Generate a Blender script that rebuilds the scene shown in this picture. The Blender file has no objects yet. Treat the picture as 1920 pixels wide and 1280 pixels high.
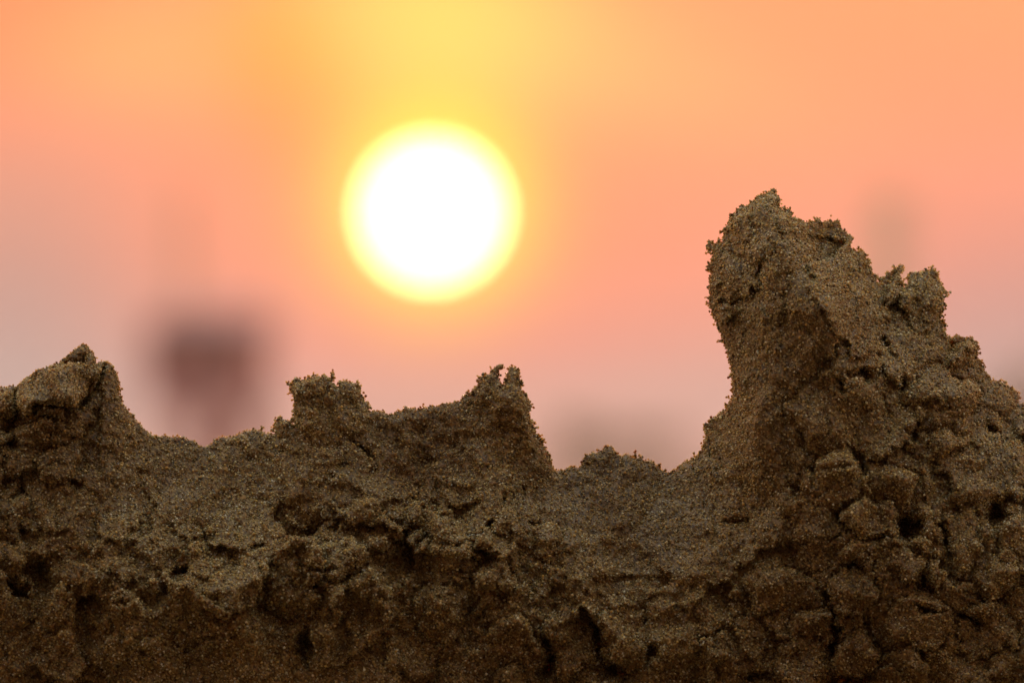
import bpy, math, numpy as np
from mathutils import Vector, Matrix

rng = np.random.default_rng(11)
scene = bpy.context.scene
R = math.radians

# ------------------------------------------------------------------ camera
LENS, SENSOR, DIST = 400.0, 36.0, 2.67          # long lens, 2.67 m from the sand
PX = SENSOR / LENS / 1920.0                      # tangent per photo pixel
HORIZON = 950.0                                  # photo row of the horizon (behind the sand)
PITCH = math.atan((HORIZON - 640.0) * PX)
CZ = 0.20 - DIST * math.tan(PITCH)
CAM = np.array([0.0, -DIST, CZ])
cd = bpy.data.cameras.new('camera'); cam = bpy.data.objects.new('camera', cd)
scene.collection.objects.link(cam)
cam.location = CAM; cam.rotation_euler = (math.pi / 2 + PITCH, 0, 0)
cd.lens = LENS; cd.sensor_width = SENSOR; cd.clip_start = 0.05; cd.clip_end = 20000
cd.dof.use_dof = True; cd.dof.focus_distance = 2.676; cd.dof.aperture_fstop = 23.0; cd.dof.aperture_blades = 0
scene.camera = cam

# ------------------------------------------------------------------ sky and sun
SUN_PX, SUN_PY = 810.0, 398.0
DEG = math.degrees(PX)
SUN_AZ = (SUN_PX - 960) * DEG                    # degrees right of +Y
SUN_EL = (HORIZON - SUN_PY) * DEG
world = bpy.data.worlds.new('World'); scene.world = world; world.use_nodes = True
wt = world.node_tree; wt.nodes.clear()

class N:                                         # tiny node-math helper
    def __init__(s, sock): s.s = sock
    @staticmethod
    def m(op, *a, clamp=False):
        n = wt.nodes.new('ShaderNodeMath'); n.operation = op; n.use_clamp = clamp
        for i, v in enumerate(a):
            if isinstance(v, N): wt.links.new(v.s, n.inputs[i])
            else: n.inputs[i].default_value = v
        return N(n.outputs[0])
    def __add__(s, o): return N.m('ADD', s, o)
    def __sub__(s, o): return N.m('SUBTRACT', s, o)
    def __mul__(s, o): return N.m('MULTIPLY', s, o)
    def __truediv__(s, o): return N.m('DIVIDE', s, o)

def lin(r, g, b):
    f = lambda c: (c / 255 / 12.92) if c <= 10 else ((c / 255 + 0.055) / 1.055) ** 2.4
    return (f(r), f(g), f(b), 1.0)

tc = wt.nodes.new('ShaderNodeTexCoord'); sep = wt.nodes.new('ShaderNodeSeparateXYZ')
wt.links.new(tc.outputs['Generated'], sep.inputs[0])
dx, dy, dz = (N(sep.outputs[i]) for i in range(3))
az = N.m('ARCTAN2', dx, dy) * math.degrees(1)
el = N.m('ARCSINE', dz) * math.degrees(1)
sv = (math.sin(R(SUN_AZ)) * math.cos(R(SUN_EL)), math.cos(R(SUN_AZ)) * math.cos(R(SUN_EL)), math.sin(R(SUN_EL)))
cosang = dx * sv[0] + dy * sv[1] + dz * sv[2]
ang = N.m('ARCCOSINE', N.m('MINIMUM', cosang, 1.0)) * math.degrees(1)

def ramp(fac, pts, mode='LINEAR'):
    n = wt.nodes.new('ShaderNodeValToRGB'); n.color_ramp.interpolation = mode
    e = n.color_ramp.elements
    while len(e) > 1: e.remove(e[0])
    e[0].position = pts[0][0]; e[0].color = pts[0][1]
    for p, c in pts[1:]:
        k = e.new(p); k.color = c
    wt.links.new(fac.s, n.inputs[0]); return n.outputs[0]
def vec(op, a, b=None, scale=None):
    n = wt.nodes.new('ShaderNodeVectorMath'); n.operation = op
    for i, v in enumerate([a, b]):
        if v is None: continue
        if isinstance(v, tuple): n.inputs[i].default_value = v[:3]
        else: wt.links.new(v, n.inputs[i])
    if scale is not None:
        if isinstance(scale, N): wt.links.new(scale.s, n.inputs['Scale'])
        else: n.inputs['Scale'].default_value = scale
    return n.outputs[0]
def gauss(cx, cy, sx, sy, tilt=0.0):             # soft cloud patch, given in photo pixels
    a0, e0 = (cx - 960) * DEG, (HORIZON - cy) * DEG
    u, v = az - a0, el - e0
    c, s = math.cos(R(tilt)), math.sin(R(tilt))
    p = (u * c + v * s) / (sx * DEG); q = (v * c - u * s) / (sy * DEG)
    return N.m('EXPONENT', (p * p + q * q) * -0.5)

# elevation ramp, compressed as sqrt(el/90) so that the first degrees get room
E = lambda d: math.sqrt(d / 90.0)
elf = N.m('SQRT', N.m('MAXIMUM', el, 0.0) / 90.0)
sky = ramp(elf, [
    (0.0, lin(160, 122, 126)), (E(0.25), lin(160, 127, 134)), (E(0.6), lin(160, 137, 147)),
    (E(0.95), lin(200, 114, 116)), (E(1.35), lin(235, 102, 84)), (E(1.85), lin(250, 118, 84)),
    (E(2.5), lin(252, 136, 88)), (E(5), lin(255, 158, 92)), (E(12), lin(250, 176, 122)),
    (E(30), lin(250, 224, 200)), (E(60), lin(250, 250, 242)), (1.0, lin(246, 252, 252))])
# the evening sky dims gently away from the sun
fall = N.m('EXPONENT', ang * ang * (-1 / (2 * 75.0 ** 2))) * 0.38 + 0.62
sky = vec('SCALE', sky, scale=fall)
def add_glow(base, w, col, k=1.0):
    return vec('ADD', base, vec('SCALE', col, scale=w * k))
sky = add_glow(sky, gauss(810, 40, 190, 150, 0), (0.0, 0.42, -0.01))
sky = add_glow(sky, gauss(1130, 130, 300, 90, -14), (0.0, 0.13, 0.02))
sky = add_glow(sky, gauss(240, 115, 170, 80, 0), (0.0, 0.13, 0.0))
sky = add_glow(sky, gauss(535, 130, 85, 130, 20), (0.0, -0.06, -0.10))
sky = add_glow(sky, gauss(800, 480, 330, 200, 0), (0.08, -0.03, -0.06))
sky = add_glow(sky, gauss(0, 470, 230, 200, 0), (-0.58, -0.03, 0.06))
sky = add_glow(sky, gauss(1960, 540, 300, 170, 0), (-0.34, -0.02, 0.05))
sky = add_glow(sky, gauss(-40, 0, 200, 160, 0), (0.0, -0.10, -0.05))
sky = add_glow(sky, gauss(790, 640, 260, 60, 0), (0.06, -0.07, -0.03))
# aureole and disc
a4 = N.m('POWER', ang / 0.465, 2.3)
sky = add_glow(sky, N.m('EXPONENT', a4 * -1.0), (1.0, 1.15, -0.22))
sky = add_glow(sky, N.m('EXPONENT', ang * (-1 / 0.4)), (0.2, 0.12, 0.0))
disc = N.m('SMOOTH_MAX', N.m('SUBTRACT', 1.0, ang / 0.315), 0.0, 0.0)
disc = N.m('MINIMUM', disc * 14.0, 1.0)
sky = add_glow(sky, disc, (9.0, 7.4, 3.7))
sky = vec('MAXIMUM', sky, (0.0, 0.0, 0.0))
nish = wt.nodes.new('ShaderNodeTexSky'); nish.sky_type = 'NISHITA'; nish.sun_disc = False
nish.sun_elevation = R(SUN_EL); nish.sun_rotation = R(SUN_AZ); nish.dust_density = 3.0; nish.air_density = 1.2
sky = vec('ADD', sky, vec('SCALE', nish.outputs[0], scale=0.02))
bg = wt.nodes.new('ShaderNodeBackground'); out = wt.nodes.new('ShaderNodeOutputWorld')
wt.links.new(sky, bg.inputs[0]); bg.inputs[1].default_value = 1.0
wt.links.new(bg.outputs[0], out.inputs[0])
world.cycles.sampling_method = 'MANUAL'; world.cycles.sample_map_resolution = 1024

sl = bpy.data.lights.new('sun', 'SUN'); so = bpy.data.objects.new('sun', sl); scene.collection.objects.link(so)
sl.energy = 5.0; sl.angle = R(0.53); sl.color = (1.0, 0.62, 0.34)
so.rotation_euler = Vector(sv).to_track_quat('Z', 'Y').to_euler(); so.location = (0, 3, 2)

vs = scene.view_settings
vs.view_transform = 'Standard'; vs.look = 'None'; vs.exposure = 0.0; vs.gamma = 1.0; vs.use_curve_mapping = False
scene.cycles.use_denoising = True
scene.cycles.max_bounces = 6; scene.cycles.diffuse_bounces = 4

# ------------------------------------------------------------------ helpers
def wpos(px, py, y):
    """world points of photo pixels at world depth y (metres)"""
    px, py, y = np.broadcast_arrays(np.asarray(px, float), np.asarray(py, float), np.asarray(y, float))
    u, v = (px - 960) * PX, (640 - py) * PX
    cp, sp = math.cos(PITCH), math.sin(PITCH)
    dyy = cp - sp * v; dzz = sp + cp * v
    t = (y + DIST) / dyy
    return np.stack([u * t, y, CAM[2] + dzz * t], -1)

def perlin(x, y, seed):
    r = np.random.default_rng(seed); n = 256
    a = r.random((n, n)) * 2 * math.pi; gx, gy = np.cos(a), np.sin(a)
    x = x + 1000.0; y = y + 1000.0
    xi = np.floor(x).astype(int); yi = np.floor(y).astype(int); xf = x - xi; yf = y - yi
    s = lambda t: t * t * t * (t * (t * 6 - 15) + 10)
    def g(ix, iy, fx, fy):
        ix, iy = ix % n, iy % n
        return gx[ix, iy] * fx + gy[ix, iy] * fy
    a0 = g(xi, yi, xf, yf); a1 = g(xi + 1, yi, xf - 1, yf); b0 = g(xi, yi + 1, xf, yf - 1); b1 = g(xi + 1, yi + 1, xf - 1, yf - 1)
    u, v = s(xf), s(yf)
    return ((a0 + (a1 - a0) * u) * (1 - v) + (b0 + (b1 - b0) * u) * v) * 1.5
def fbm(x, y, wl, seed, octv=4, gain=0.5):
    t = 0; amp = 1
    for k in range(octv):
        t = t + amp * perlin(x / wl, y / wl, seed + k); wl *= 0.5; amp *= gain
    return t
def worley(x, y, cell, seed):
    """bumps 0..1: height of hemispherical crumbs of random size"""
    r = np.random.default_rng(seed); n = 256
    jx, jy, rad = r.random((n, n)), r.random((n, n)), 0.45 + 0.5 * r.random((n, n)); top = 0.3 * r.random((n, n))
    X = x / cell + 500; Y = y / cell + 500
    xi = np.floor(X).astype(int); yi = np.floor(Y).astype(int); h = np.zeros(X.shape)
    for a in (-1, 0, 1):
        for b in (-1, 0, 1):
            ix, iy = (xi + a) % n, (yi + b) % n
            d2 = (X - (xi + a + jx[ix, iy])) ** 2 + (Y - (yi + b + jy[ix, iy])) ** 2
            rr = rad[ix, iy]
            h = np.maximum(h, np.sqrt(np.maximum(rr * rr - d2, 0)) * (0.7 + top[ix, iy]))
    return h
def poly_sd(px, py, poly):
    """signed distance (inside positive) to a polygon"""
    P = np.array(poly, float); Q = np.roll(P, -1, 0)
    best = np.full(px.shape, 1e9); ins = np.zeros(px.shape, bool)
    for (ax, ay), (bx, by) in zip(P, Q):
        ex, ey = bx - ax, by - ay; L = ex * ex + ey * ey + 1e-9
        t = np.clip(((px - ax) * ex + (py - ay) * ey) / L, 0, 1)
        best = np.minimum(best, (px - ax - t * ex) ** 2 + (py - ay - t * ey) ** 2)
        c = ((ay > py) != (by > py)) & (px < (bx - ax) * (py - ay) / (by - ay + 1e-12) + ax)
        ins ^= c
    return np.where(ins, 1, -1) * np.sqrt(best)

# ------------------------------------------------------------------ outline and relief of the castle (photo pixels, depth in mm)
OUT = [(-420, 900), (-300, 860), (-220, 800), (-140, 770), (-60, 740), (-25, 730), (0, 727), (25, 723), (28, 727), (47, 710), (73, 692), (113, 678), (133, 662), (147, 648),
 (157, 644), (168, 650), (175, 663), (181, 672), (180, 684), (190, 677), (200, 676), (212, 685), (217, 700), (223, 713), (227, 740),
 (233, 760), (247, 780), (260, 793), (277, 807), (293, 820), (307, 815), (320, 821), (337, 820), (360, 823), (370, 832), (387, 838),
 (400, 828), (413, 818), (433, 820), (460, 807), (483, 807), (513, 813), (518, 800), (525, 780), (537, 778), (547, 790), (553, 800),
 (553, 780), (555, 757), (547, 743), (540, 725), (547, 710), (556, 710), (563, 715), (570, 713), (585, 702), (607, 703), (628, 705), (632, 720), (643, 715),
 (660, 718), (673, 722), (677, 737), (685, 750), (697, 757), (693, 767), (707, 772), (720, 775), (740, 773), (747, 768), (767, 765), (790, 768),
 (800, 762), (823, 760), (847, 753), (863, 752), (867, 743), (880, 743), (887, 728), (897, 718), (903, 705), (920, 697), (933, 685),
 (946, 686), (935, 696), (934, 709), (943, 722), (953, 695), (955, 687), (959, 676), (965, 690), (973, 693), (975, 712), (982, 728),
 (987, 743), (997, 760), (993, 767), (998, 790), (1010, 817), (1020, 833), (1030, 853), (1040, 880), (1054, 881), (1069, 874), (1079, 877),
 (1090, 874), (1095, 856), (1110, 845), (1125, 844), (1135, 837), (1146, 836), (1150, 842), (1160, 852), (1173, 853), (1188, 856), (1204, 856),
 (1208, 863), (1225, 867), (1236, 877), (1246, 883), (1256, 886), (1271, 879), (1286, 864), (1302, 857), (1315, 848), (1319, 829), (1321, 812),
 (1325, 795), (1338, 781), (1354, 772), (1363, 762), (1375, 736), (1372, 712), (1367, 674), (1356, 639), (1342, 605), (1332, 577), (1330, 536),
 (1332, 502), (1329, 485), (1337, 474), (1327, 464), (1330, 449), (1339, 457), (1353, 452), (1360, 433), (1367, 412), (1379, 394), (1395, 389), (1411, 382),
 (1415, 373), (1432, 363), (1446, 353), (1458, 364), (1463, 375), (1468, 390), (1483, 399), (1487, 406), (1504, 412), (1518, 419), (1532, 412),
 (1542, 421), (1559, 412), (1573, 419), (1583, 433), (1599, 449), (1597, 466), (1607, 469), (1616, 466), (1624, 474), (1630, 492), (1631, 509),
 (1645, 526), (1656, 545), (1654, 529), (1669, 509), (1686, 498), (1697, 502), (1689, 516), (1688, 534), (1697, 538), (1702, 520), (1709, 507), (1717, 509), (1755, 507), (1758, 522),
 (1772, 540), (1769, 571), (1765, 602), (1772, 619), (1776, 626), (1796, 632), (1824, 636), (1834, 653), (1836, 674), (1851, 694), (1858, 712),
 (1879, 718), (1899, 725), (1911, 741), (1909, 751), (1925, 755), (1960, 770), (1990, 800), (2040, 815), (2090, 860), (2150, 880), (2230, 930), (2330, 960),
 (2330, 1336), (-420, 1336)]

CTRL = [(-420, 950, 4), (-420, 1280, -30), (-200, 820, 4), (-200, 1000, -14), (-200, 1280, -38),
 (157, 650, -3), (100, 720, -7), (30, 740, -4), (60, 800, -10), (30, 900, -14), (200, 700, 1), (200, 800, -5), (150, 950, -16), (30, 1050, -26), (30, 1280, -44), (180, 1100, -30), (200, 1280, -46),
 (300, 825, 6), (390, 838, 9), (470, 812, 8), (390, 900, 3), (300, 900, 0), (390, 1000, -9), (300, 1060, -22), (350, 1120, -28), (370, 1280, -46), (450, 1100, -26), (500, 950, -4),
 (535, 785, 5), (550, 720, 4), (620, 710, 3), (680, 740, 5), (620, 800, 0), (600, 880, -4), (620, 930, -9), (560, 1000, -14), (560, 1130, -32), (560, 1280, -48),
 (700, 775, 6), (780, 770, 7), (860, 752, 5), (780, 850, 4), (780, 910, 1), (720, 960, -13), (820, 975, -12), (750, 1020, -22), (750, 1150, -36), (750, 1280, -50),
 (930, 695, 2), (958, 690, 1), (950, 790, -3), (900, 820, 0), (950, 900, -6), (1000, 880, 2), (1030, 870, 9), (960, 980, -15), (960, 1060, -26), (960, 1150, -38), (960, 1280, -50),
 (1050, 885, 13), (1140, 845, 15), (1250, 887, 15), (1150, 900, 9), (1150, 960, 0), (1060, 960, -2), (1060, 1080, -20), (1150, 1060, -12), (1150, 1150, -28), (1150, 1280, -42), (1060, 1280, -46),
 (1446, 360, 7), (1370, 430, 9), (1335, 460, 12), (1400, 480, -3), (1335, 560, 7), (1390, 600, -3), (1430, 650, -8), (1375, 690, 4), (1430, 760, -10), (1345, 800, 10), (1400, 850, -6), (1300, 870, 13),
 (1470, 420, -4), (1510, 520, -13), (1560, 600, -15), (1600, 690, -12), (1530, 430, 14), (1590, 460, 19), (1560, 490, 8), (1610, 570, 4), (1630, 540, 15), (1630, 620, 2),
 (1690, 520, 24), (1740, 530, 24), (1750, 600, 20), (1720, 650, 6), (1700, 720, -4), (1600, 800, -14), (1780, 640, 20), (1820, 660, 24), (1800, 740, 4), (1750, 820, -8),
 (1880, 730, 26), (1860, 800, 8), (1900, 900, -2), (1960, 800, 24), (1800, 950, -12), (1600, 960, -20), (1450, 950, -14), (1300, 960, 0), (1350, 1060, -16), (1250, 1120, -22),
 (1500, 1150, -32), (1700, 1100, -26), (1900, 1080, -18), (1300, 1280, -44), (1500, 1280, -48), (1700, 1280, -46), (1900, 1280, -40), (2100, 900, 14), (2100, 1280, -34), (2330, 1000, 16), (2330, 1280, -28)]

# fused clods: cx, cy, rx, ry, tilt(deg, + = right end lower), height mm
LUMPS = [(104, 716, 96, 38, -30, 11), (8, 756, 30, 36, 0, 7), (80, 772, 44, 27, -8, 5), (64, 810, 42, 24, 5, 5), (6, 812, 26, 22, 0, 5),
 (-60, 800, 55, 50, 0, 7), (-150, 850, 60, 50, 0, 7), (-30, 890, 42, 50, 0, 5), (105, 872, 46, 40, 0, 3.2), (18, 960, 30, 55, 0, 4), (15, 1055, 38, 48, 0, 6), (188, 1045, 34, 26, -15, 4.5), (25, 1140, 48, 34, 0, 5),
 (440, 1110, 70, 62, -30, 6), 
 (1376, 522, 44, 46, 20, 4.0), (1415, 440, 50, 56, 0, 2.6), (1535, 590, 70, 92, 20, 3.2), (1480, 680, 62, 90, 0, 2.6), (1600, 690, 46, 42, 0, 3.4), (1575, 775, 100, 84, 0, 4.5), (1446, 800, 48, 90, 0, 2.4),
 (1572, 882, 41, 40, 0, 5.5), (1532, 906, 32, 24, 25, 4), (1662, 900, 56, 46, 10, 5), (1765, 742, 74, 52, 10, 5.5), (1680, 690, 44, 36, 0, 3.5), (1752, 832, 62, 36, -5, 4.5), (1800, 884, 50, 30, 0, 4), (1836, 925, 46, 44, 0, 5),
 (1632, 968, 62, 42, 12, 6.5), (1622, 1036, 60, 32, -10, 5), (1734, 985, 26, 56, -12, 5.5), (1806, 1015, 42, 62, -5, 5), (1896, 880, 42, 62, 0, 4.5), (1905, 1005, 34, 50, 20, 5), (1860, 1075, 40, 46, 20, 4.5),
 (1878, 745, 32, 30, 0, 4), (1940, 800, 40, 40, 0, 5), (1808, 662, 30, 30, 0, 4), (1736, 562, 38, 54, 0, 4.2), (1676, 535, 24, 34, 20, 3), (1980, 900, 50, 50, 0, 6), (2060, 960, 60, 60, 0, 7), (2000, 1060, 60, 60, 0, 6),
 (1460, 1105, 66, 50, 10, 5.5), (1592, 1112, 50, 44, 0, 5), (1520, 1172, 52, 34, -20, 5), (1612, 1228, 54, 44, 0, 5.5), (1500, 1242, 52, 60, 0, 5), (1722, 1165, 66, 56, 0, 5), (1700, 1255, 48, 36, 0, 4.5), (1700, 1060, 50, 32, 20, 4),
 (1850, 1175, 58, 62, 0, 5), (1340, 1150, 52, 48, 0, 4),
 (954, 1198, 62, 46, 5, 6), (966, 1268, 42, 24, 0, 6), (955, 985, 30, 32, 0, 6), (842, 992, 56, 28, 4, 6.5), (786, 966, 28, 26, 0, 4), (716, 1000, 28, 34, 0, 5.5), (680, 962, 40, 30, -30, 4), (862, 1046, 56, 34, 0, 5.5),
 (924, 1082, 44, 40, 0, 5), (1010, 1106, 22, 19, 0, 3), (1170, 1192, 46, 66, 0, 6.5), (1258, 1190, 56, 60, 0, 5), (1062, 1210, 40, 74, 0, 5), (640, 1050, 58, 40, -25, 5), (830, 1150, 58, 56, 0, 5),
 (770, 1230, 60, 46, 0, 5), (1020, 1000, 26, 24, 0, 3.5)]

# pits and slits: cx, cy, rx, ry, tilt, depth mm
PITS = [(112, 756, 66, 6, -20, 6), (26, 764, 5, 30, 5, 6), (60, 793, 44, 4, -6, 4), (187, 702, 4, 28, 12, 6), (30, 838, 12, 10, 0, 6), (95, 838, 34, 4, -10, 3),
 (676, 838, 6, 24, -28, 7), (926, 990, 9, 10, 0, 7), (932, 944, 5, 14, 0, 4), (950, 938, 2.5, 16, 0, 2.5), (966, 940, 2.5, 18, 0, 2.5), (984, 936, 2.5, 14, 0, 2.5), (574, 1208, 9, 34, -20, 11), (76, 1082, 26, 34, -20, 10), (22, 1100, 16, 8, 0, 8),
 (28, 918, 10, 14, 0, 7), (335, 1074, 18, 9, 5, 8), (305, 1112, 10, 12, 0, 6), (206, 1166, 4, 20, -8, 6), (378, 1012, 34, 12, -20, 5), (268, 900, 14, 6, 0, 2), (762, 992, 12, 8, 0, 5), (800, 1016, 26, 6, -8, 6), (880, 1040, 8, 6, 0, 5), (868, 1066, 30, 7, -5, 5),
 (800, 960, 10, 5, 0, 4), (735, 975, 16, 7, 0, 4), (1022, 1240, 12, 42, 0, 12), (1114, 1205, 8, 34, 5, 12), (1150, 1258, 40, 20, 15, 13), (1220, 1230, 10, 26, 30, 7), (1008, 975, 5, 12, 0, 3),
 (1708, 988, 18, 26, -25, 16), (1768, 1010, 6, 28, 0, 10), (1872, 966, 24, 14, 35, 12), (1730, 1090, 14, 10, 0, 6), (1745, 1147, 16, 8, 0, 7), (1815, 1162, 22, 10, 10, 8), (1562, 1180, 6, 46, 0, 10), (1590, 1276, 40, 12, 0, 14), (1420, 1265, 20, 12, 0, 8),
 (1548, 1118, 10, 8, 0, 6), (1620, 870, 8, 14, 0, 6), (1612, 708, 14, 8, 20, 8), (1696, 716, 10, 12, 0, 8), (1582, 722, 10, 5, 0, 5), (1660, 655, 14, 8, 10, 5), (1708, 810, 20, 9, 20, 7), (1852, 805, 8, 14, 0, 6), (1372, 566, 30, 5, -10, 4), (1415, 500, 5, 18, 35, 4), (1404, 540, 10, 6, -10, 5),
 (1500, 912, 10, 6, 0, 4), (1380, 985, 20, 7, 20, 3.5), (1572, 960, 5, 10, 0, 4), (1660, 1000, 26, 7, -12, 6), (1610, 1066, 16, 8, 0, 5), (1690, 570, 10, 16, -20, 4), (1786, 650, 10, 16, -20, 5), (1560, 1000, 30, 6, -10, 3),
 (480, 870, 12, 6, 0, 1.5), (620, 985, 14, 8, -30, 4), (600, 1060, 20, 8, 0, 4), (480, 1030, 20, 8, 20, 4), (150, 905, 16, 7, -10, 3), (45, 985, 8, 12, 0, 5), (250, 990, 20, 6, -15, 3)]

# crumbliness map: cx, cy, sx, sy, amount
CRUMB = [(750, 1090, 230, 110, 1.3), (330, 1110, 230, 90, 0.9), (620, 740, 60, 40, 0.8), (950, 720, 50, 50, 0.5), (1060, 1150, 120, 80, 0.6), (1560, 470, 80, 60, 0.5), (1400, 380, 60, 40, 0.7),
         (1750, 1050, 160, 60, 0.5), (1320, 1220, 100, 60, 0.7), (780, 830, 70, 40, 0.35), (560, 790, 40, 40, 0.6), (1700, 560, 80, 50, 0.5)]
# tooth map (raggedness of the edge)
TOOTH = [(620, 715, 80, 40, 1.2), (540, 785, 25, 25, 1.2), (950, 720, 60, 50, 0.8), (1430, 375, 60, 40, 1.1), (1580, 460, 80, 60, 1.2), (1720, 530, 80, 60, 1.0), (1835, 680, 60, 60, 1.0), (1335, 470, 20, 60, 1.0), (1140, 850, 90, 30, 0.5), (800, 765, 80, 20, 0.4)]

STEP = 3.0
gx = np.arange(-400, 2321, STEP); gy = np.arange(330, 1331, STEP)
PXg, PYg = np.meshgrid(gx, gy)                     # corner grid
def blobs(tab, base):
    t = np.full(PXg.shape, base)
    for cx, cy, sx, sy, a in tab: t += a * np.exp(-0.5 * (((PXg - cx) / sx) ** 2 + ((PYg - cy) / sy) ** 2))
    return t
tooth, crumb = blobs(TOOTH, 0.42), blobs(CRUMB, 0.55)
slab = np.exp(-0.5 * (((PXg - 100) / 80) ** 2 + ((PYg - 690) / 40) ** 2)); tooth *= 1 - 0.8 * slab; crumb *= 1 - 0.75 * slab
tooth *= 1 - 0.8 * np.exp(-0.5 * (((PXg - 942) / 14) ** 2 + ((PYg - 702) / 22) ** 2)) - 0.7 * np.exp(-0.5 * (((PXg - 1697) / 12) ** 2 + ((PYg - 516) / 20) ** 2))

sd = poly_sd(PXg, PYg, OUT)
sdj = sd + tooth * (perlin(PXg / 22, PYg / 22, 1) * 3.0 + perlin(PXg / 11, PYg / 11, 2) * 4.0 + (worley(PXg, PYg, 11, 3) - 0.45) * 5.0) - 1.0

# thin-plate spline through the control depths
C = np.array(CTRL, float); C[:, 2] = np.where(C[:, 2] < -20, -20 + 0.32 * (C[:, 2] + 20), C[:, 2])
def tps(r2): return 0.5 * r2 * np.log(r2 + 1e-9)
cs = C[:, :2] / 400.0
K = tps(((cs[:, None] - cs[None]) ** 2).sum(-1)) + np.eye(len(C)) * 0.004
P1 = np.c_[np.ones(len(C)), cs]
A = np.block([[K, P1], [P1.T, np.zeros((3, 3))]])
w = np.linalg.solve(A, np.r_[C[:, 2], np.zeros(3)])
def depth(px, py):
    q = np.stack([px.ravel() / 400.0, py.ravel() / 400.0], -1); o = w[-3] + q @ w[-2:]
    for k in range(len(C)): o = o + w[k] * tps(((q - cs[k]) ** 2).sum(-1))
    return o.reshape(px.shape)
B = depth(PXg, PYg)
B += 0.05 * np.clip(PYg - 1080, 0, 400)              # the lowest part is slightly undercut
B += 9.0 * np.clip((760 - PYg) / 380, 0, 1.2)          # the tower leans back

# relief h (mm towards the camera)
wx = PXg + 18 * perlin(PXg / 60, PYg / 60, 20) + 9 * perlin(PXg / 22, PYg / 22, 21)
wy = PYg + 18 * perlin(PXg / 60, PYg / 60, 22) + 9 * perlin(PXg / 22, PYg / 22, 23)
def ell(cx, cy, rx, ry, tilt):
    c, s = math.cos(R(tilt)), math.sin(R(tilt)); u, v = wx - cx, wy - cy
    return np.sqrt(((u * c + v * s) / rx) ** 2 + ((v * c - u * s) / ry) ** 2)
h = np.zeros(PXg.shape); lab = np.full(PXg.shape, -1)
groove = np.zeros(PXg.shape); hl_all = np.zeros(PXg.shape)
for i, (cx, cy, rx, ry, tl, H) in enumerate(LUMPS):
    q = ell(cx, cy, rx, ry, tl)
    vary = (1.6 if cx < 1500 else 1.75) * np.clip(0.8 + 0.8 * perlin(PXg / 70, PYg / 70, 300 + i), 0.4, 1.2)
    lr = np.random.default_rng(900 + i); c_, s_ = math.cos(R(tl)), math.sin(R(tl))
    pu = ((wx - cx) * c_ + (wy - cy) * s_) / rx; pv = ((wy - cy) * c_ - (wx - cx) * s_) / ry
    a_ = lr.random() * 6.28; qp = np.zeros(q.shape)
    for kk in range(6):                                   # irregular six-sided outline
        an = a_ + kk * 1.047 + lr.uniform(-0.3, 0.3); qp = np.maximum(qp, (pu * math.cos(an) + pv * math.sin(an)) / lr.uniform(0.72, 1.0))
    q = 0.4 * q + 0.6 * qp
    dome = np.sqrt(np.maximum(1 - q ** 2.2, 0))
    for kk in range(3):                                   # broken faces
        tt = lr.normal(0, 0.42, 2); dome = np.minimum(dome, np.maximum(lr.uniform(0.62, 0.95) + tt[0] * pu + tt[1] * pv, 0.1))
    hl = H * vary * dome - 0.12 * H
    win = (hl > hl_all) & (q < 1)
    hl_all = np.where(win, hl, hl_all); lab[win] = i
    groove += 0.22 * H * vary ** 1.5 * np.exp(-(((q - 1.02) * min(rx, ry) / 5.5) ** 2))
h = hl_all - np.minimum(groove, 4.6) * np.where(lab >= 0, 0.55, 1.0)
for cx, cy, rx, ry, tl, D in PITS:
    q = ell(cx, cy, rx, ry, tl)
    h -= 1.35 * D * np.exp(-np.minimum(q, 5) ** 3)
rough = np.where(lab >= 0, np.clip(0.25 + 0.45 * crumb, 0.4, 0.95), 1.0)
h += crumb * rough * (1.6 * fbm(PXg, PYg, 60, 40, 3) + 0.65 * (worley(PXg, PYg, 40, 50) - 0.4) * 2.2 + 0.75 * (worley(PXg + 7, PYg, 19, 51) - 0.4) * 1.9)
h += (1 - 0.55 * slab) * (0.42 + 0.3 * crumb * rough) * ((worley(PXg, PYg + 5, 9.5, 52) - 0.4) * 1.3 + perlin(PXg / 8, PYg / 8, 53) * 0.5)
h += 1.2 * fbm(PXg, PYg, 150, 60, 2)
h += np.clip(crumb - 0.4, 0, 1.2) * 2.4 * (0.5 - np.abs(fbm(PXg, PYg, 85, 63, 3))) * rough
def shards(x, y, cell, seed, step, slope):
    r = np.random.default_rng(seed); n = 256
    jx, jy, of, sx, sy = r.random((n, n)), r.random((n, n)), r.normal(0, 1, (n, n)), r.normal(0, 1, (n, n)), r.normal(0, 1, (n, n))
    X, Y = x / cell + 500, y / cell + 500; xi, yi = np.floor(X).astype(int), np.floor(Y).astype(int)
    best = np.full(X.shape, 9.0); o = np.zeros(X.shape)
    for a in (-1, 0, 1):
        for b in (-1, 0, 1):
            ix, iy = (xi + a) % n, (yi + b) % n
            ex, ey = X - (xi + a + jx[ix, iy]), Y - (yi + b + jy[ix, iy]); d = ex * ex + ey * ey
            m = d < best; best = np.where(m, d, best)
            o = np.where(m, step * of[ix, iy] + slope * (sx[ix, iy] * ex + sy[ix, iy] * ey), o)
    return o
swx = PXg + 12 * perlin(PXg / 30, PYg / 30, 71) + 5 * perlin(PXg / 12, PYg / 12, 72); swy = PYg + 12 * perlin(PXg / 30, PYg / 30, 73) + 5 * perlin(PXg / 12, PYg / 12, 74)
calm = 1 - 0.75 * np.exp(-0.5 * (((PXg - 1190) / 130) ** 2 + ((PYg - 960) / 80) ** 2)) - 0.6 * np.exp(-0.5 * (((PXg - 390) / 90) ** 2 + ((PYg - 890) / 60) ** 2)) - 0.6 * slab
upper = np.clip((sd - 60) / 150, 0, 1)                 # packed faces under the crest are smoother than the slumped foot
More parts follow.
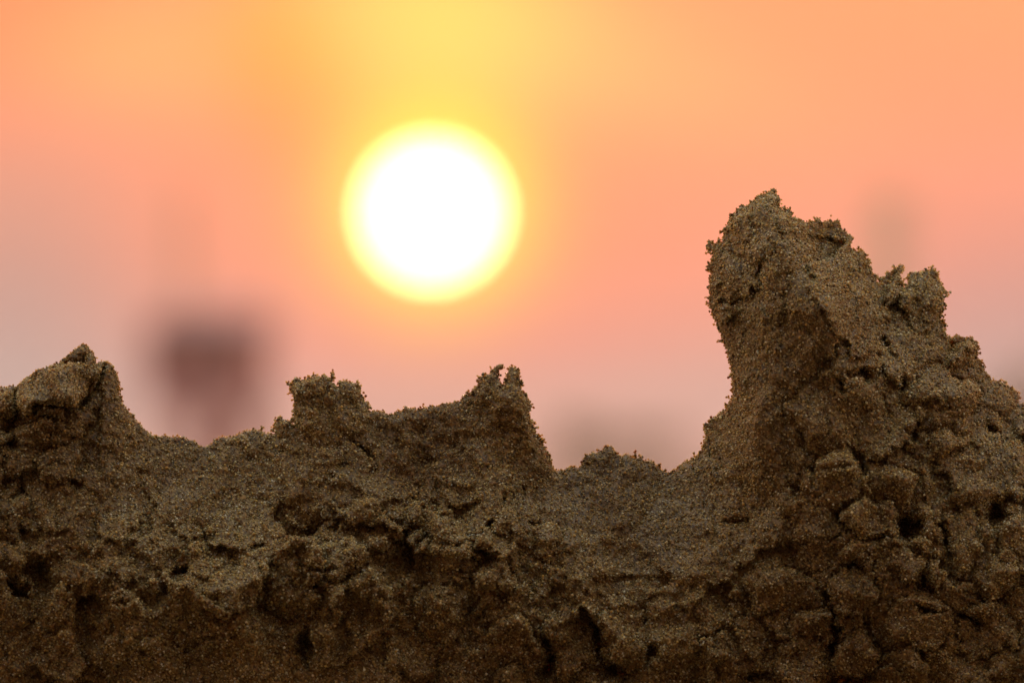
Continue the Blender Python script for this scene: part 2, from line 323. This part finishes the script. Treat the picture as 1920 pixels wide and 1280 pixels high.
calm = calm * np.where((PXg > 190) & (PXg < 1330), 0.25 + 0.75 * upper, 1.0)
calm = calm - 0.65 * np.exp(-0.5 * (((PXg - 1440) / 75) ** 4 + ((PYg - 640) / 190) ** 4))
craggy = np.clip(calm * (0.35 + 0.55 * crumb), 0.05, 1.3) * np.where(lab >= 0, 0.6, 1.0)
h += craggy * (shards(swx, swy, 125, 77, 1.8, 5.5) + shards(swx, swy, 64, 75, 1.0, 2.6) + shards(swx + 30, swy, 28, 76, 0.45, 0.9))
def crest(pts, half, amp):                             # a sharp edge running down a face
    best = np.full(PXg.shape, 1e9)
    for (ax, ay), (bx, by) in zip(pts[:-1], pts[1:]):
        ex, ey = bx - ax, by - ay; t = np.clip(((swx - ax) * ex + (swy - ay) * ey) / (ex * ex + ey * ey), 0, 1)
        best = np.minimum(best, np.hypot(swx - ax - t * ex, swy - ay - t * ey))
    return amp * np.maximum(1 - best / half, 0)
foot = np.clip((PYg - 930) / 120, 0, 1) * np.where((PXg > 1030) & (PXg < 1280) & (PYg < 1080), 0.3, 1.0)
h += foot * (4.5 * fbm(PXg, PYg, 210, 64, 2) + 3.5 * (0.4 - np.abs(perlin(PXg / 120, PYg / 120, 66))))
h += crest([(1446, 372), (1472, 430), (1505, 515), (1560, 600), (1608, 690)], 85, 7.0)
h += crest([(1432, 600), (1428, 720), (1432, 860)], 46, 3.4)
h += crest([(210, 690), (222, 760), (215, 860)], 40, 1.8) + crest([(958, 720), (985, 800), (1010, 870)], 36, 2.2)
# vertical scraping marks on the tower and the slope of the left turret
strk = np.exp(-0.5 * (((PXg - 1420) / 60) ** 2 + ((PYg - 720) / 110) ** 2)) + 0.6 * np.exp(-0.5 * (((PXg - 960) / 50) ** 2 + ((PYg - 850) / 80) ** 2))
h += strk * 1.1 * perlin((PXg + 0.15 * PYg) / 16, PYg / 120, 61)

ED = 26.0                                          # rounding of the edge, px
dcl = np.clip(sdj, 0, ED)
edge = (ED - np.sqrt(np.maximum(ED ** 2 - (ED - dcl) ** 2, 0))) * 0.125 * 0.8
hfade = np.clip(sdj / 14.0, 0.25, 1)
YF = (B - h * hfade + edge) / 1000.0
YB = (B + 1.2 + 6.0 * (1 - np.exp(-np.maximum(sdj, 0) / 30)) + 0.11 * np.clip(sdj, 0, 700) + 1.0 * fbm(PXg, PYg, 40, 70, 3) * np.clip(sdj / 40, 0.1, 1)) / 1000.0
YB = np.maximum(YB, YF + 0.0012)
VF = wpos(PXg, PYg, YF); VB = wpos(PXg, PYg, YB)

# ------------------------------------------------------------------ which part each cell belongs to
cxx = PXg[:-1, :-1] + STEP / 2; cyy = PYg[:-1, :-1] + STEP / 2
cell_in = (sdj[:-1, :-1] + sdj[1:, :-1] + sdj[:-1, 1:] + sdj[1:, 1:]) / 4 > 0
jit = 14 * perlin(cxx / 30, cyy / 30, 80)
clab = lab[:-1, :-1]
WALL, LTUR, MTUR, SPIRE, TOWER, BANK, BATT, SADL, SADR = -1, -2, -3, -4, -5, -6, -7, -8, -9
part = np.full(cxx.shape, WALL)
part[(cxx + jit < 285) & (cyy + jit < 930)] = LTUR
part[(cxx + jit > 515) & (cxx + jit < 702) & (cyy + jit < 890)] = MTUR
part[(cxx + jit > 868) & (cxx + jit < 1042 + 0.1 * (cyy - 880)) & (cyy + jit < 950)] = SPIRE
part[(cxx + jit >= 285) & (cxx + jit <= 515) & (cyy + jit < 960)] = SADL
part[(cxx + jit >= 1042) & (cxx + jit <= 1312) & (cyy + jit < 1000)] = SADR
part[(cxx + jit > 1312) & (cyy + jit < 960)] = TOWER
part[(cxx + jit > 1500 + 0.75 * (cyy - 420)) & (cyy + jit < 860)] = BATT
part[((cxx - 760) / 300) ** 2 + ((cyy + jit - 1200) / 235) ** 2 < 1] = BANK
part0 = part.copy(); part = np.where((clab >= 0), clab, part)
part[~cell_in] = -99
# a clod is one connected piece; stray cells go back to what lies under them
base_part = part0
for i in range(len(LUMPS)):
    m = part == i
    if not m.any(): continue
    best = np.zeros(m.shape, bool); left = m.copy()
    while left.any():
        cur = np.zeros(m.shape, bool); rr_, cc_ = np.nonzero(left); k_ = len(rr_) // 2; cur[rr_[k_], cc_[k_]] = True
        r0, r1, c0, c1 = rr_.min(), rr_.max() + 1, cc_.min(), cc_.max() + 1
        L_ = left[r0:r1, c0:c1]; W_ = cur[r0:r1, c0:c1]; n_ = 0
        while W_.sum() != n_:
            n_ = W_.sum(); X_ = np.pad(W_, 1)
            W_ = (X_[1:-1, 1:-1] | X_[:-2, 1:-1] | X_[2:, 1:-1] | X_[1:-1, :-2] | X_[1:-1, 2:]) & L_
        comp = np.zeros(m.shape, bool); comp[r0:r1, c0:c1] = W_
        if comp.sum() > best.sum(): best = comp
        left &= ~comp
    part[m & ~best] = base_part[m & ~best]
# drop clods that are too small on the surface
for i in range(len(LUMPS)):
    if (part == i).sum() < 40: part[part == i] = part0[part == i]

ny, nx = PXg.shape
idx = np.arange(ny * nx).reshape(ny, nx)

# ------------------------------------------------------------------ material
def sand_material(name, dark=1.0):
    m = bpy.data.materials.new(name); m.use_nodes = True; t = m.node_tree; t.nodes.clear()
    nn = t.nodes.new; lk = t.links.new
    at = nn('ShaderNodeAttribute'); at.attribute_name = 'grain'
    cr = nn('ShaderNodeValToRGB'); e = cr.color_ramp.elements
    cols = [(0.0, (0.035, 0.027, 0.016)), (0.16, (0.13, 0.094, 0.048)), (0.38, (0.27, 0.212, 0.105)), (0.6, (0.39, 0.325, 0.185)), (0.78, (0.48, 0.355, 0.145)), (0.9, (0.60, 0.56, 0.44)), (1.0, (0.85, 0.83, 0.76))]
    e[0].position = 0; e[0].color = (*cols[0][1], 1); e[1].position = 1; e[1].color = (*cols[-1][1], 1)
    for p, c in cols[1:-1]: k = e.new(p); k.color = (*c, 1)
    lk(at.outputs['Fac'], cr.inputs[0])
    tx = nn('ShaderNodeTexCoord')
    nz = nn('ShaderNodeTexNoise'); nz.inputs['Scale'].default_value = 55; nz.inputs['Detail'].default_value = 4; lk(tx.outputs['Object'], nz.inputs['Vector'])
    r2 = nn('ShaderNodeValToRGB'); r2.color_ramp.elements[0].position = 0.3; r2.color_ramp.elements[0].color = (0.90, 0.72, 0.46, 1)
    r2.color_ramp.elements[1].position = 0.7; r2.color_ramp.elements[1].color = (1.0, 0.93, 0.76, 1); lk(nz.outputs['Fac'], r2.inputs[0])
    mx = nn('ShaderNodeMix'); mx.data_type = 'RGBA'; mx.blend_type = 'MULTIPLY'; mx.inputs['Factor'].default_value = 1.0
    lk(cr.outputs[0], mx.inputs['A']); lk(r2.outputs[0], mx.inputs['B'])
    n3 = nn('ShaderNodeTexNoise'); n3.inputs['Scale'].default_value = 24; n3.inputs['Detail'].default_value = 5; n3.inputs['Roughness'].default_value = 0.6
    gm = nn('ShaderNodeNewGeometry'); lk(gm.outputs['Position'], n3.inputs['Vector'])
    r3 = nn('ShaderNodeValToRGB'); r3.color_ramp.elements[0].position = 0.4; r3.color_ramp.elements[0].color = (0.66, 0.60, 0.54, 1); r3.color_ramp.elements[1].position = 0.6; r3.color_ramp.elements[1].color = (1.0, 1.0, 1.0, 1)
    lk(n3.outputs['Fac'], r3.inputs[0])
    m3 = nn('ShaderNodeMix'); m3.data_type = 'RGBA'; m3.blend_type = 'MULTIPLY'; m3.inputs['Factor'].default_value = 1.0
    lk(mx.outputs['Result'], m3.inputs['A']); lk(r3.outputs[0], m3.inputs['B'])
    p = nn('ShaderNodeBsdfPrincipled'); lk(m3.outputs['Result'], p.inputs['Base Color'])
    p.inputs['Subsurface Weight'].default_value = 0.8; p.inputs['Subsurface Scale'].default_value = 0.0024; p.inputs['Subsurface Radius'].default_value = (1.0, 0.62, 0.34)
    p.inputs['Roughness'].default_value = 0.42; p.inputs['IOR'].default_value = 1.5; p.inputs['Specular IOR Level'].default_value = 0.3
    tr = nn('ShaderNodeBsdfTranslucent'); tr.inputs[0].default_value = (0.62, 0.42, 0.22, 1)
    ms = nn('ShaderNodeMixShader'); ms.inputs[0].default_value = 0.06
    lk(p.outputs[0], ms.inputs[1]); lk(tr.outputs[0], ms.inputs[2])
    o = nn('ShaderNodeOutputMaterial'); lk(ms.outputs[0], o.inputs[0])
    return m
M_SAND = sand_material('wet_sand')

OCT_V = np.array([(1, 0, 0), (-1, 0, 0), (0, 1, 0), (0, -1, 0), (0, 0, 1), (0, 0, -1)], float)
OCT_F = np.array([(0, 2, 4), (2, 1, 4), (1, 3, 4), (3, 0, 4), (2, 0, 5), (1, 2, 5), (3, 1, 5), (0, 3, 5)])
def grains(pts, rad):
    n = len(pts)
    q = rng.normal(size=(n, 4)); q /= np.linalg.norm(q, axis=1)[:, None]
    a, b, c, d = q.T
    rot = np.stack([1 - 2 * (c * c + d * d), 2 * (b * c - a * d), 2 * (b * d + a * c), 2 * (b * c + a * d), 1 - 2 * (b * b + d * d), 2 * (c * d - a * b),
                    2 * (b * d - a * c), 2 * (c * d + a * b), 1 - 2 * (b * b + c * c)], -1).reshape(n, 3, 3)
    v = OCT_V[None] * (rad[:, None, None] * rng.uniform(0.75, 1.3, (n, 6, 1)))
    v = np.einsum('nij,nkj->nki', rot, v) + pts[:, None]
    f = OCT_F[None] + 6 * np.arange(n)[:, None, None]
    val = rng.random(n)
    return v.reshape(-1, 3), f.reshape(-1, 3), np.repeat(val, 6)

def mesh_from(name, V, quads, tris, attr, mat):
    me = bpy.data.meshes.new(name)
    nq, nt = len(quads), len(tris)
    me.vertices.add(len(V)); me.vertices.foreach_set('co', V.astype(np.float32).ravel())
    me.loops.add(nq * 4 + nt * 3)
    me.loops.foreach_set('vertex_index', np.r_[np.asarray(quads).ravel(), np.asarray(tris).ravel()].astype(np.int32))
    me.polygons.add(nq + nt)
    me.polygons.foreach_set('loop_start', np.r_[np.arange(nq) * 4, nq * 4 + np.arange(nt) * 3].astype(np.int32))
    me.update(calc_edges=True)
    if attr is not None:
        a = me.attributes.new('grain', 'FLOAT', 'POINT'); a.data.foreach_set('value', attr.astype(np.float32))
    me.materials.append(mat)
    return me

# edges of the solid: neighbour cell outside
pad = np.pad(cell_in, 1)
TOTAL = {'g': 0}
GR_DENS = 1.0 / (0.40e-3 ** 2)
castle = bpy.data.objects.new('sand_castle', None); scene.collection.objects.link(castle)
castle.location = (0, 0, 0)
castle['label'] = 'crumbling ridge of brown wet sand with jagged towers and clods against the sunset'
castle['category'] = 'sandcastle'

def build_part(code, name, label=None):
    sel = part == code
    if not sel.any(): return None
    r, c = np.nonzero(sel)
    A_, B_, C_, D_ = idx[r, c], idx[r, c + 1], idx[r + 1, c + 1], idx[r + 1, c]
    off = ny * nx
    front = np.stack([A_, D_, C_, B_], -1)
    rb, cb = np.nonzero((part0 == code) & cell_in)      # the back belongs to the body under the clods
    back = np.stack([idx[rb, cb], idx[rb, cb + 1], idx[rb + 1, cb + 1], idx[rb + 1, cb]], -1) + off
    sides = []
    for dr, dc, p, q in ((-1, 0, A_, B_), (1, 0, C_, D_), (0, -1, D_, A_), (0, 1, B_, C_)):
        m = ~pad[r + 1 + dr, c + 1 + dc]
        sides.append(np.stack([p[m], q[m], q[m] + off, p[m] + off], -1))
    sides = np.concatenate(sides)
    allV = np.concatenate([VF.reshape(-1, 3), VB.reshape(-1, 3)])
    quads = np.concatenate([front, back, sides])
    # grains sit on the front, the rim and the upper back
    fa = np.concatenate([front, sides, back[(sdj[rb, cb] < 70)]])
    T = np.concatenate([fa[:, [0, 1, 2]], fa[:, [0, 2, 3]]])
    p0, p1, p2 = allV[T[:, 0]], allV[T[:, 1]], allV[T[:, 2]]
    nrm = np.cross(p1 - p0, p2 - p0); area = np.linalg.norm(nrm, axis=1) / 2
    nrm = nrm / (2 * area[:, None] + 1e-20)
    # outside the frame the grain thins out
    cen = (p0 + p1 + p2) / 3
    px_c = cen[:, 0] / (0.125e-3) + 960
    dens = np.where((px_c > -120) & (px_c < 2040), 1.0, 0.12)
    isback = np.arange(len(T)) % len(fa) >= len(front) + len(sides)
    dens = dens * np.where(isback, 0.22, 1.0)
    lam = np.minimum(area, 6e-7) * dens * GR_DENS * 0.70
    k = rng.poisson(lam); ti = np.repeat(np.arange(len(T)), k)
    u = rng.random((len(ti), 2)); fl = u.sum(1) > 1; u[fl] = 1 - u[fl]
    pts = p0[ti] + u[:, :1] * (p1 - p0)[ti] + u[:, 1:] * (p2 - p0)[ti]
    rad = np.clip(rng.lognormal(math.log(0.175e-3), 0.38, len(ti)), 0.10e-3, 0.42e-3)
    pts = pts + nrm[ti] * (rad * rng.uniform(-0.3, 1.4, len(ti)))[:, None]
    # crumbs: little chains of grains leaning out from the rim
    if len(sides):
        mid = (allV[sides[:, 0]] + allV[sides[:, 1]]) / 2
        sn = np.cross(allV[sides[:, 1]] - allV[sides[:, 0]], allV[sides[:, 2]] - allV[sides[:, 1]])
        sn /= np.linalg.norm(sn, axis=1)[:, None] + 1e-20
        px_s = mid[:, 0] / 0.125e-3 + 960; py_s = 640 - (mid[:, 2] - 0.2) / 0.125e-3
        tz = np.interp(px_s, gx, np.arange(len(gx))).astype(int).clip(0, nx - 1); ty = ((py_s - gy[0]) / STEP).astype(int).clip(0, ny - 1)
        pick = rng.random(len(mid)) < 0.15 * tooth[ty, tz]
        ch = []
        for s0, n0 in zip(mid[pick], sn[pick]):
            L = rng.integers(1, 4); d = n0 + rng.normal(0, 0.5, 3); d /= np.linalg.norm(d); cur = s0.copy()
            for _ in range(L):
                cur = cur + d * 0.30e-3 + rng.normal(0, 0.10e-3, 3); ch.append(cur.copy())
                if rng.random() < 0.5: ch += [cur + rng.normal(0, 0.3e-3, 3) for _k in range(3)]
        if ch:
            ch = np.array(ch); pts = np.r_[pts, ch]; rad = np.r_[rad, rng.uniform(0.24e-3, 0.4e-3, len(ch))]
    gv, gf, ga = grains(pts, rad); TOTAL['g'] += len(pts)
    used = np.unique(quads); remap = np.full(2 * off, -1); remap[used] = np.arange(len(used))
    V = np.concatenate([allV[used], gv]); quads = remap[quads]
    attr = np.r_[np.clip(rng.normal(0.22, 0.16, len(used)), 0, 1), ga]
    org = np.array([V[:len(used), 0].mean(), V[:len(used), 1].mean(), V[:len(used), 2].min()])
    me = mesh_from(name, V - org, quads, gf + len(used), attr, M_SAND)
    o = bpy.data.objects.new(name, me); scene.collection.objects.link(o); o.location = org; o.parent = castle
    if label: o['label'] = label
    return o
build_part(WALL, 'wall')
build_part(SADL, 'saddle', 'low rim-lit saddle between the blunt turret and the slab-topped turret')
build_part(SADR, 'saddle', 'low rim-lit saddle at the foot of the tall tower')
build_part(LTUR, 'turret', 'turret with a smooth leaning slab on top')
build_part(MTUR, 'turret', 'blunt crumbly flat-topped turret')
build_part(SPIRE, 'spire', 'spire split into two points')
build_part(TOWER, 'tower', 'tall leaning tower with a jagged tip')
build_part(BATT, 'battlement', 'ragged receding crest stepping down behind the tower')
build_part(BANK, 'rubble_bank', 'crumbly heap of sand slumped in front of the wall')
for i in range(len(LUMPS)): build_part(i, 'clod')

# the foot of the mound below the picture, down to the beach
fx = np.arange(-400, 2321, 16.0); fy = np.r_[1312, 1326, np.arange(1340, 2300, 16.0)]
FX, FY = np.meshgrid(fx, fy)
Dp = depth(FX, np.minimum(FY, 1280.0)); Dp = Dp - np.maximum(FY - 1300, 0) * 0.11 - np.maximum(FY - 1280, 0) * 0.04
hh = 3 * fbm(FX, FY, 160, 90, 4) + 2.5 * (worley(FX, FY, 90, 91) - 0.4) * 2
YFo = (Dp + 3.0 - hh * np.clip((FY - 1320) / 60, 0, 1)) / 1000
Fp = wpos(FX, FY, YFo)
Bk = Fp.copy(); Bk[..., 1] = 0.13 + 0.05 * np.clip((FY - 1312) / 900, 0, 1) + 0.004 * fbm(FX, FY, 80, 92, 3)
n1, n2 = FX.shape; ii = np.arange(n1 * n2).reshape(n1, n2)
qf = np.stack([ii[:-1, :-1], ii[1:, :-1], ii[1:, 1:], ii[:-1, 1:]], -1).reshape(-1, 4); qb = qf[:, ::-1] + n1 * n2
ring = np.r_[ii[0, :], ii[1:, -1], ii[-1, -2::-1], ii[-2:0:-1, 0]]; rn = np.roll(ring, -1)
qs = np.stack([ring, rn, rn + n1 * n2, ring + n1 * n2], -1)
VV = np.concatenate([Fp.reshape(-1, 3), Bk.reshape(-1, 3)])
me = mesh_from('mound_foot', VV, np.concatenate([qf, qb, qs]), np.zeros((0, 3), int), np.clip(rng.normal(0.35, 0.15, len(VV)), 0, 1), M_SAND)
o = bpy.data.objects.new('mound_foot', me); scene.collection.objects.link(o); o.parent = castle

# ------------------------------------------------------------------ beach
def simple_mat(name, col, rough=0.8, scale=3.0, var=0.25):
    m = bpy.data.materials.new(name); m.use_nodes = True; t = m.node_tree; p = t.nodes['Principled BSDF']
    nz = t.nodes.new('ShaderNodeTexNoise'); nz.inputs['Scale'].default_value = scale; nz.inputs['Detail'].default_value = 6
    cr = t.nodes.new('ShaderNodeValToRGB')
    cr.color_ramp.elements[0].color = (*[c * (1 - var) for c in col], 1); cr.color_ramp.elements[1].color = (*[min(1, c * (1 + var)) for c in col], 1)
    cr.color_ramp.elements[0].position = 0.3; cr.color_ramp.elements[1].position = 0.7
    tx = t.nodes.new('ShaderNodeTexCoord')
    t.links.new(tx.outputs['Object'], nz.inputs['Vector']); t.links.new(nz.outputs['Fac'], cr.inputs[0]); t.links.new(cr.outputs[0], p.inputs['Base Color'])
    p.inputs['Roughness'].default_value = rough
    return m
M_BEACH = simple_mat('beach_sand', (0.24, 0.17, 0.10), 0.85, 18.0, 0.3)
rr = np.r_[0, np.geomspace(0.15, 4200, 70)]; th = np.linspace(0, 2 * math.pi, 97)[:-1]
RR, TH = np.meshgrid(rr, th, indexing='ij'); BX, BY = np.clip(RR * np.cos(TH), -1450, 1450), np.clip(RR * np.sin(TH), -1450, 2690)
BZ = np.where(RR < 60, 0.012 * fbm(BX, BY, 0.9, 120, 4) - 0.01, -0.01) * np.clip(RR / 0.5, 0, 1)
n1, n2 = RR.shape; ii = np.arange(n1 * n2).reshape(n1, n2); jj = np.roll(ii, -1, 1)
qf = np.stack([ii[:-1], ii[1:], jj[1:], jj[:-1]], -1).reshape(-1, 4)
me = mesh_from('beach', np.stack([BX, BY, BZ], -1).reshape(-1, 3), qf[n2:], np.stack([ii[0] * 0, ii[1], jj[1]], -1), None, M_BEACH)
beach = bpy.data.objects.new('beach', me); scene.collection.objects.link(beach); beach['kind'] = 'structure'

# ------------------------------------------------------------------ far things on the shore (all out of focus)
import bmesh
def far(px, dist): return Vector(((px - 960) * PX * dist, dist - DIST, 0.0))
def thing(name, label, cat, loc, group=None):
    e = bpy.data.objects.new(name, None); scene.collection.objects.link(e); e.location = loc; e['label'] = label; e['category'] = cat
    if group: e['group'] = group
    return e
def box(bm, x0, x1, y0, y1, z0, z1, mat=None):
    v = [bm.verts.new(((x0, x1)[i & 1], (y0, y1)[(i >> 1) & 1], (z0, z1)[i >> 2])) for i in range(8)]
    for f in ((0, 2, 3, 1), (4, 5, 7, 6), (0, 1, 5, 4), (2, 6, 7, 3), (0, 4, 6, 2), (1, 3, 7, 5)): bm.faces.new([v[k] for k in f])
    if mat is not None: bmesh.ops.transform(bm, matrix=mat, verts=v)
def prt(name, fn, mat, parent):
    bm = bmesh.new(); fn(bm); me = bpy.data.meshes.new(name); bm.to_mesh(me); bm.free(); me.materials.append(mat)
    o = bpy.data.objects.new(name, me); scene.collection.objects.link(o); o.parent = parent; return o
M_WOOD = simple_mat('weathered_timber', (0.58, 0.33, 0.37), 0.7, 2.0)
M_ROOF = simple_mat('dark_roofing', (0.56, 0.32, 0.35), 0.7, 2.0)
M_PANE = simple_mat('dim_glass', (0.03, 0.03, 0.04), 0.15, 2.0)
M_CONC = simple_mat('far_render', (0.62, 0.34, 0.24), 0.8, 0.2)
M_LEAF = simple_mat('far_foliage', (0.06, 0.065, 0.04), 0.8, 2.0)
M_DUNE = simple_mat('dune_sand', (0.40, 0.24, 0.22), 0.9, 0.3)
M_BARK = simple_mat('far_bark', (0.08, 0.06, 0.045), 0.9, 2.0)

HD = 230.0; k = PX * HD
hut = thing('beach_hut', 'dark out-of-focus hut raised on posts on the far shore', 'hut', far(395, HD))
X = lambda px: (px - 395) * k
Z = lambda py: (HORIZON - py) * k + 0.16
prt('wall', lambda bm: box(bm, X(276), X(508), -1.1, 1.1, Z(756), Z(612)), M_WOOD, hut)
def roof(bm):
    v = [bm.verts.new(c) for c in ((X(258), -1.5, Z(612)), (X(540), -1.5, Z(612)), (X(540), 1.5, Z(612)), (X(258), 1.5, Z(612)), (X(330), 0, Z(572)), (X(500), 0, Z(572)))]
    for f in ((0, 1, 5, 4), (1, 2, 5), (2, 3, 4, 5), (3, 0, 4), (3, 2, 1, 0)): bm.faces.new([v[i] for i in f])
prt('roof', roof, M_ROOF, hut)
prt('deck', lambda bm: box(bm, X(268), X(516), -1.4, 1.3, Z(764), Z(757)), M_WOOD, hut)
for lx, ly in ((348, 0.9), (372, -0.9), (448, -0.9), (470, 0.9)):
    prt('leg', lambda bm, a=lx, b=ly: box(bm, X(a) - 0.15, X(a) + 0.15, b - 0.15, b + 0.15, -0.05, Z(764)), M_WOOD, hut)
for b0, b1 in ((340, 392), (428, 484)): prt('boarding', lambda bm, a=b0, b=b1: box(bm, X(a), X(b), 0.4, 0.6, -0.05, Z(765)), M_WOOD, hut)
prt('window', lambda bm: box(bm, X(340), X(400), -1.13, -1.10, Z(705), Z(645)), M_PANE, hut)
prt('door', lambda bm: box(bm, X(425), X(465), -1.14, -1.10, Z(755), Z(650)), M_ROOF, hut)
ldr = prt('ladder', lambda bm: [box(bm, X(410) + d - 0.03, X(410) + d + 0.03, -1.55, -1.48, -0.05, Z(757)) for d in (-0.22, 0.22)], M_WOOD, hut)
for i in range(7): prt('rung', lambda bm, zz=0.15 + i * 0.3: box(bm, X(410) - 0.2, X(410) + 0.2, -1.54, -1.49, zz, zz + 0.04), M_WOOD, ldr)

def tree(px, dist, h, wd, label, seed):
    t = thing('far_tree', label, 'tree', far(px, dist), 'far trees on the shore')
    r = np.random.default_rng(seed)
    def trunk(bm):
        n = 8; prev = None
        for z, q in ((-0.1, 0.04 * h), (h * 0.3, 0.03 * h), (h * 0.6, 0.02 * h), (h * 0.9, 0.006 * h)):
            ring = [bm.verts.new((q * math.cos(a * 2 * math.pi / n) + 0.05 * math.sin(z), q * math.sin(a * 2 * math.pi / n), z)) for a in range(n)]
            if prev:
                for a in range(n): bm.faces.new((prev[a], prev[(a + 1) % n], ring[(a + 1) % n], ring[a]))
            prev = ring
        for b in range(9):
            a = b * 2.4; z0 = h * (0.3 + 0.06 * b); d = Vector((math.cos(a), math.sin(a), 0.7)) * wd * 0.35
            p = [bm.verts.new((0, 0, z0)), bm.verts.new((0.05, 0, z0 + 0.05)), bm.verts.new((0, 0.05, z0)), bm.verts.new((d.x, d.y, z0 + d.z))]
            for f in ((0, 1, 3), (1, 2, 3), (2, 0, 3)): bm.faces.new([p[i] for i in f])
    prt('trunk', trunk, M_BARK, t)
    def crown(bm):
        cl = [(r.normal(0, wd * 0.22), r.normal(0, wd * 0.22), h * (0.3 + 0.65 * r.random()), wd * r.uniform(0.14, 0.26)) for _ in range(26)]
        for x, y, z, q in cl:
            for _ in range(70):
                c = Vector((x, y, z)) + Vector(r.normal(size=3)) * q * 0.6; a = Vector(r.normal(size=3)) * 0.045 * wd; b = Vector(r.normal(size=3)) * 0.045 * wd
                if c.z > h: continue
                bm.faces.new([bm.verts.new(c), bm.verts.new(c + a), bm.verts.new(c + b)])
    prt('crown', crown, M_LEAF, t)
tree(1100, 1300, 10.2, 8.5, 'blurred dark tree behind the saddle, nearer the split spire', 5)
tree(1222, 1300, 9.0, 9.5, 'blurred paler tree behind the saddle, nearer the tall tower', 6)
tree(1935, 1300, 17.5, 10.0, 'blurred tree showing behind the crest right of the tall tower', 7)

ms_ = thing('mast', 'very faint slender mast in the haze above the blurred hut', 'mast', far(345, 1500))
km = PX * 1500
prt('pole', lambda bm: box(bm, -10 * km, 10 * km, -0.6, 0.6, -0.3, 600 * km), M_CONC, ms_)
for z_ in (250, 400, 540): prt('platform', lambda bm, z=z_: box(bm, -16 * km, 16 * km, -1.0, 1.0, z * km, (z + 8) * km), M_CONC, ms_)
# low dune along the shore
dxs = np.linspace(-300, 300, 121); prof = 1.2 + 0.5 * perlin(dxs / 60, dxs * 0 + 3.3, 130) + 5.4 * np.exp(-((dxs - 12) / 9.0) ** 2)
rows = [(-40, -0.3), (-14, 0.45), (0, 1.0), (16, 0.5), (50, -0.3)]
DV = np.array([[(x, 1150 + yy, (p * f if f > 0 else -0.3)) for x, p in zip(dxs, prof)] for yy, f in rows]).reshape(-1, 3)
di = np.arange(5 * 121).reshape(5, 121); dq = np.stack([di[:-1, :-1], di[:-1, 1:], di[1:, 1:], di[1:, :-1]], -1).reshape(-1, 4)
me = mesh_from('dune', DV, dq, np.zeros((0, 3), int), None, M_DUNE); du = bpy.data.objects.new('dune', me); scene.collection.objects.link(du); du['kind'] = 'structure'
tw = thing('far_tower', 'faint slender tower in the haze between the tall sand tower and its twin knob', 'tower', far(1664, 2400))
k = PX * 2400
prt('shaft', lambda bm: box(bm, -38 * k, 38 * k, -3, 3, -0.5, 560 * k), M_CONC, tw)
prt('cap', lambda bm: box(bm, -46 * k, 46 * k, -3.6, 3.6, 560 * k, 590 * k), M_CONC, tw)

# ------------------------------------------------------------------ haze
HZ = 2.1e-4
if HZ:
    me = bpy.data.meshes.new('haze'); bm = bmesh.new(); box(bm, -1500, 1500, -1500, 2700, -1.2, 70); bm.to_mesh(me); bm.free()
    hz = bpy.data.objects.new('haze', me); scene.collection.objects.link(hz); hz['kind'] = 'stuff'
    m = bpy.data.materials.new('haze'); m.use_nodes = True; t = m.node_tree; t.nodes.clear()
    v = t.nodes.new('ShaderNodeVolumePrincipled'); v.inputs['Color'].default_value = (0.94, 0.82, 0.86, 1); v.inputs['Density'].default_value = HZ; v.inputs['Anisotropy'].default_value = 0.3
    oo = t.nodes.new('ShaderNodeOutputMaterial'); t.links.new(v.outputs[0], oo.inputs['Volume']); me.materials.append(m)
    hz['label'] = 'pale evening haze over the shore'; hz['category'] = 'haze'
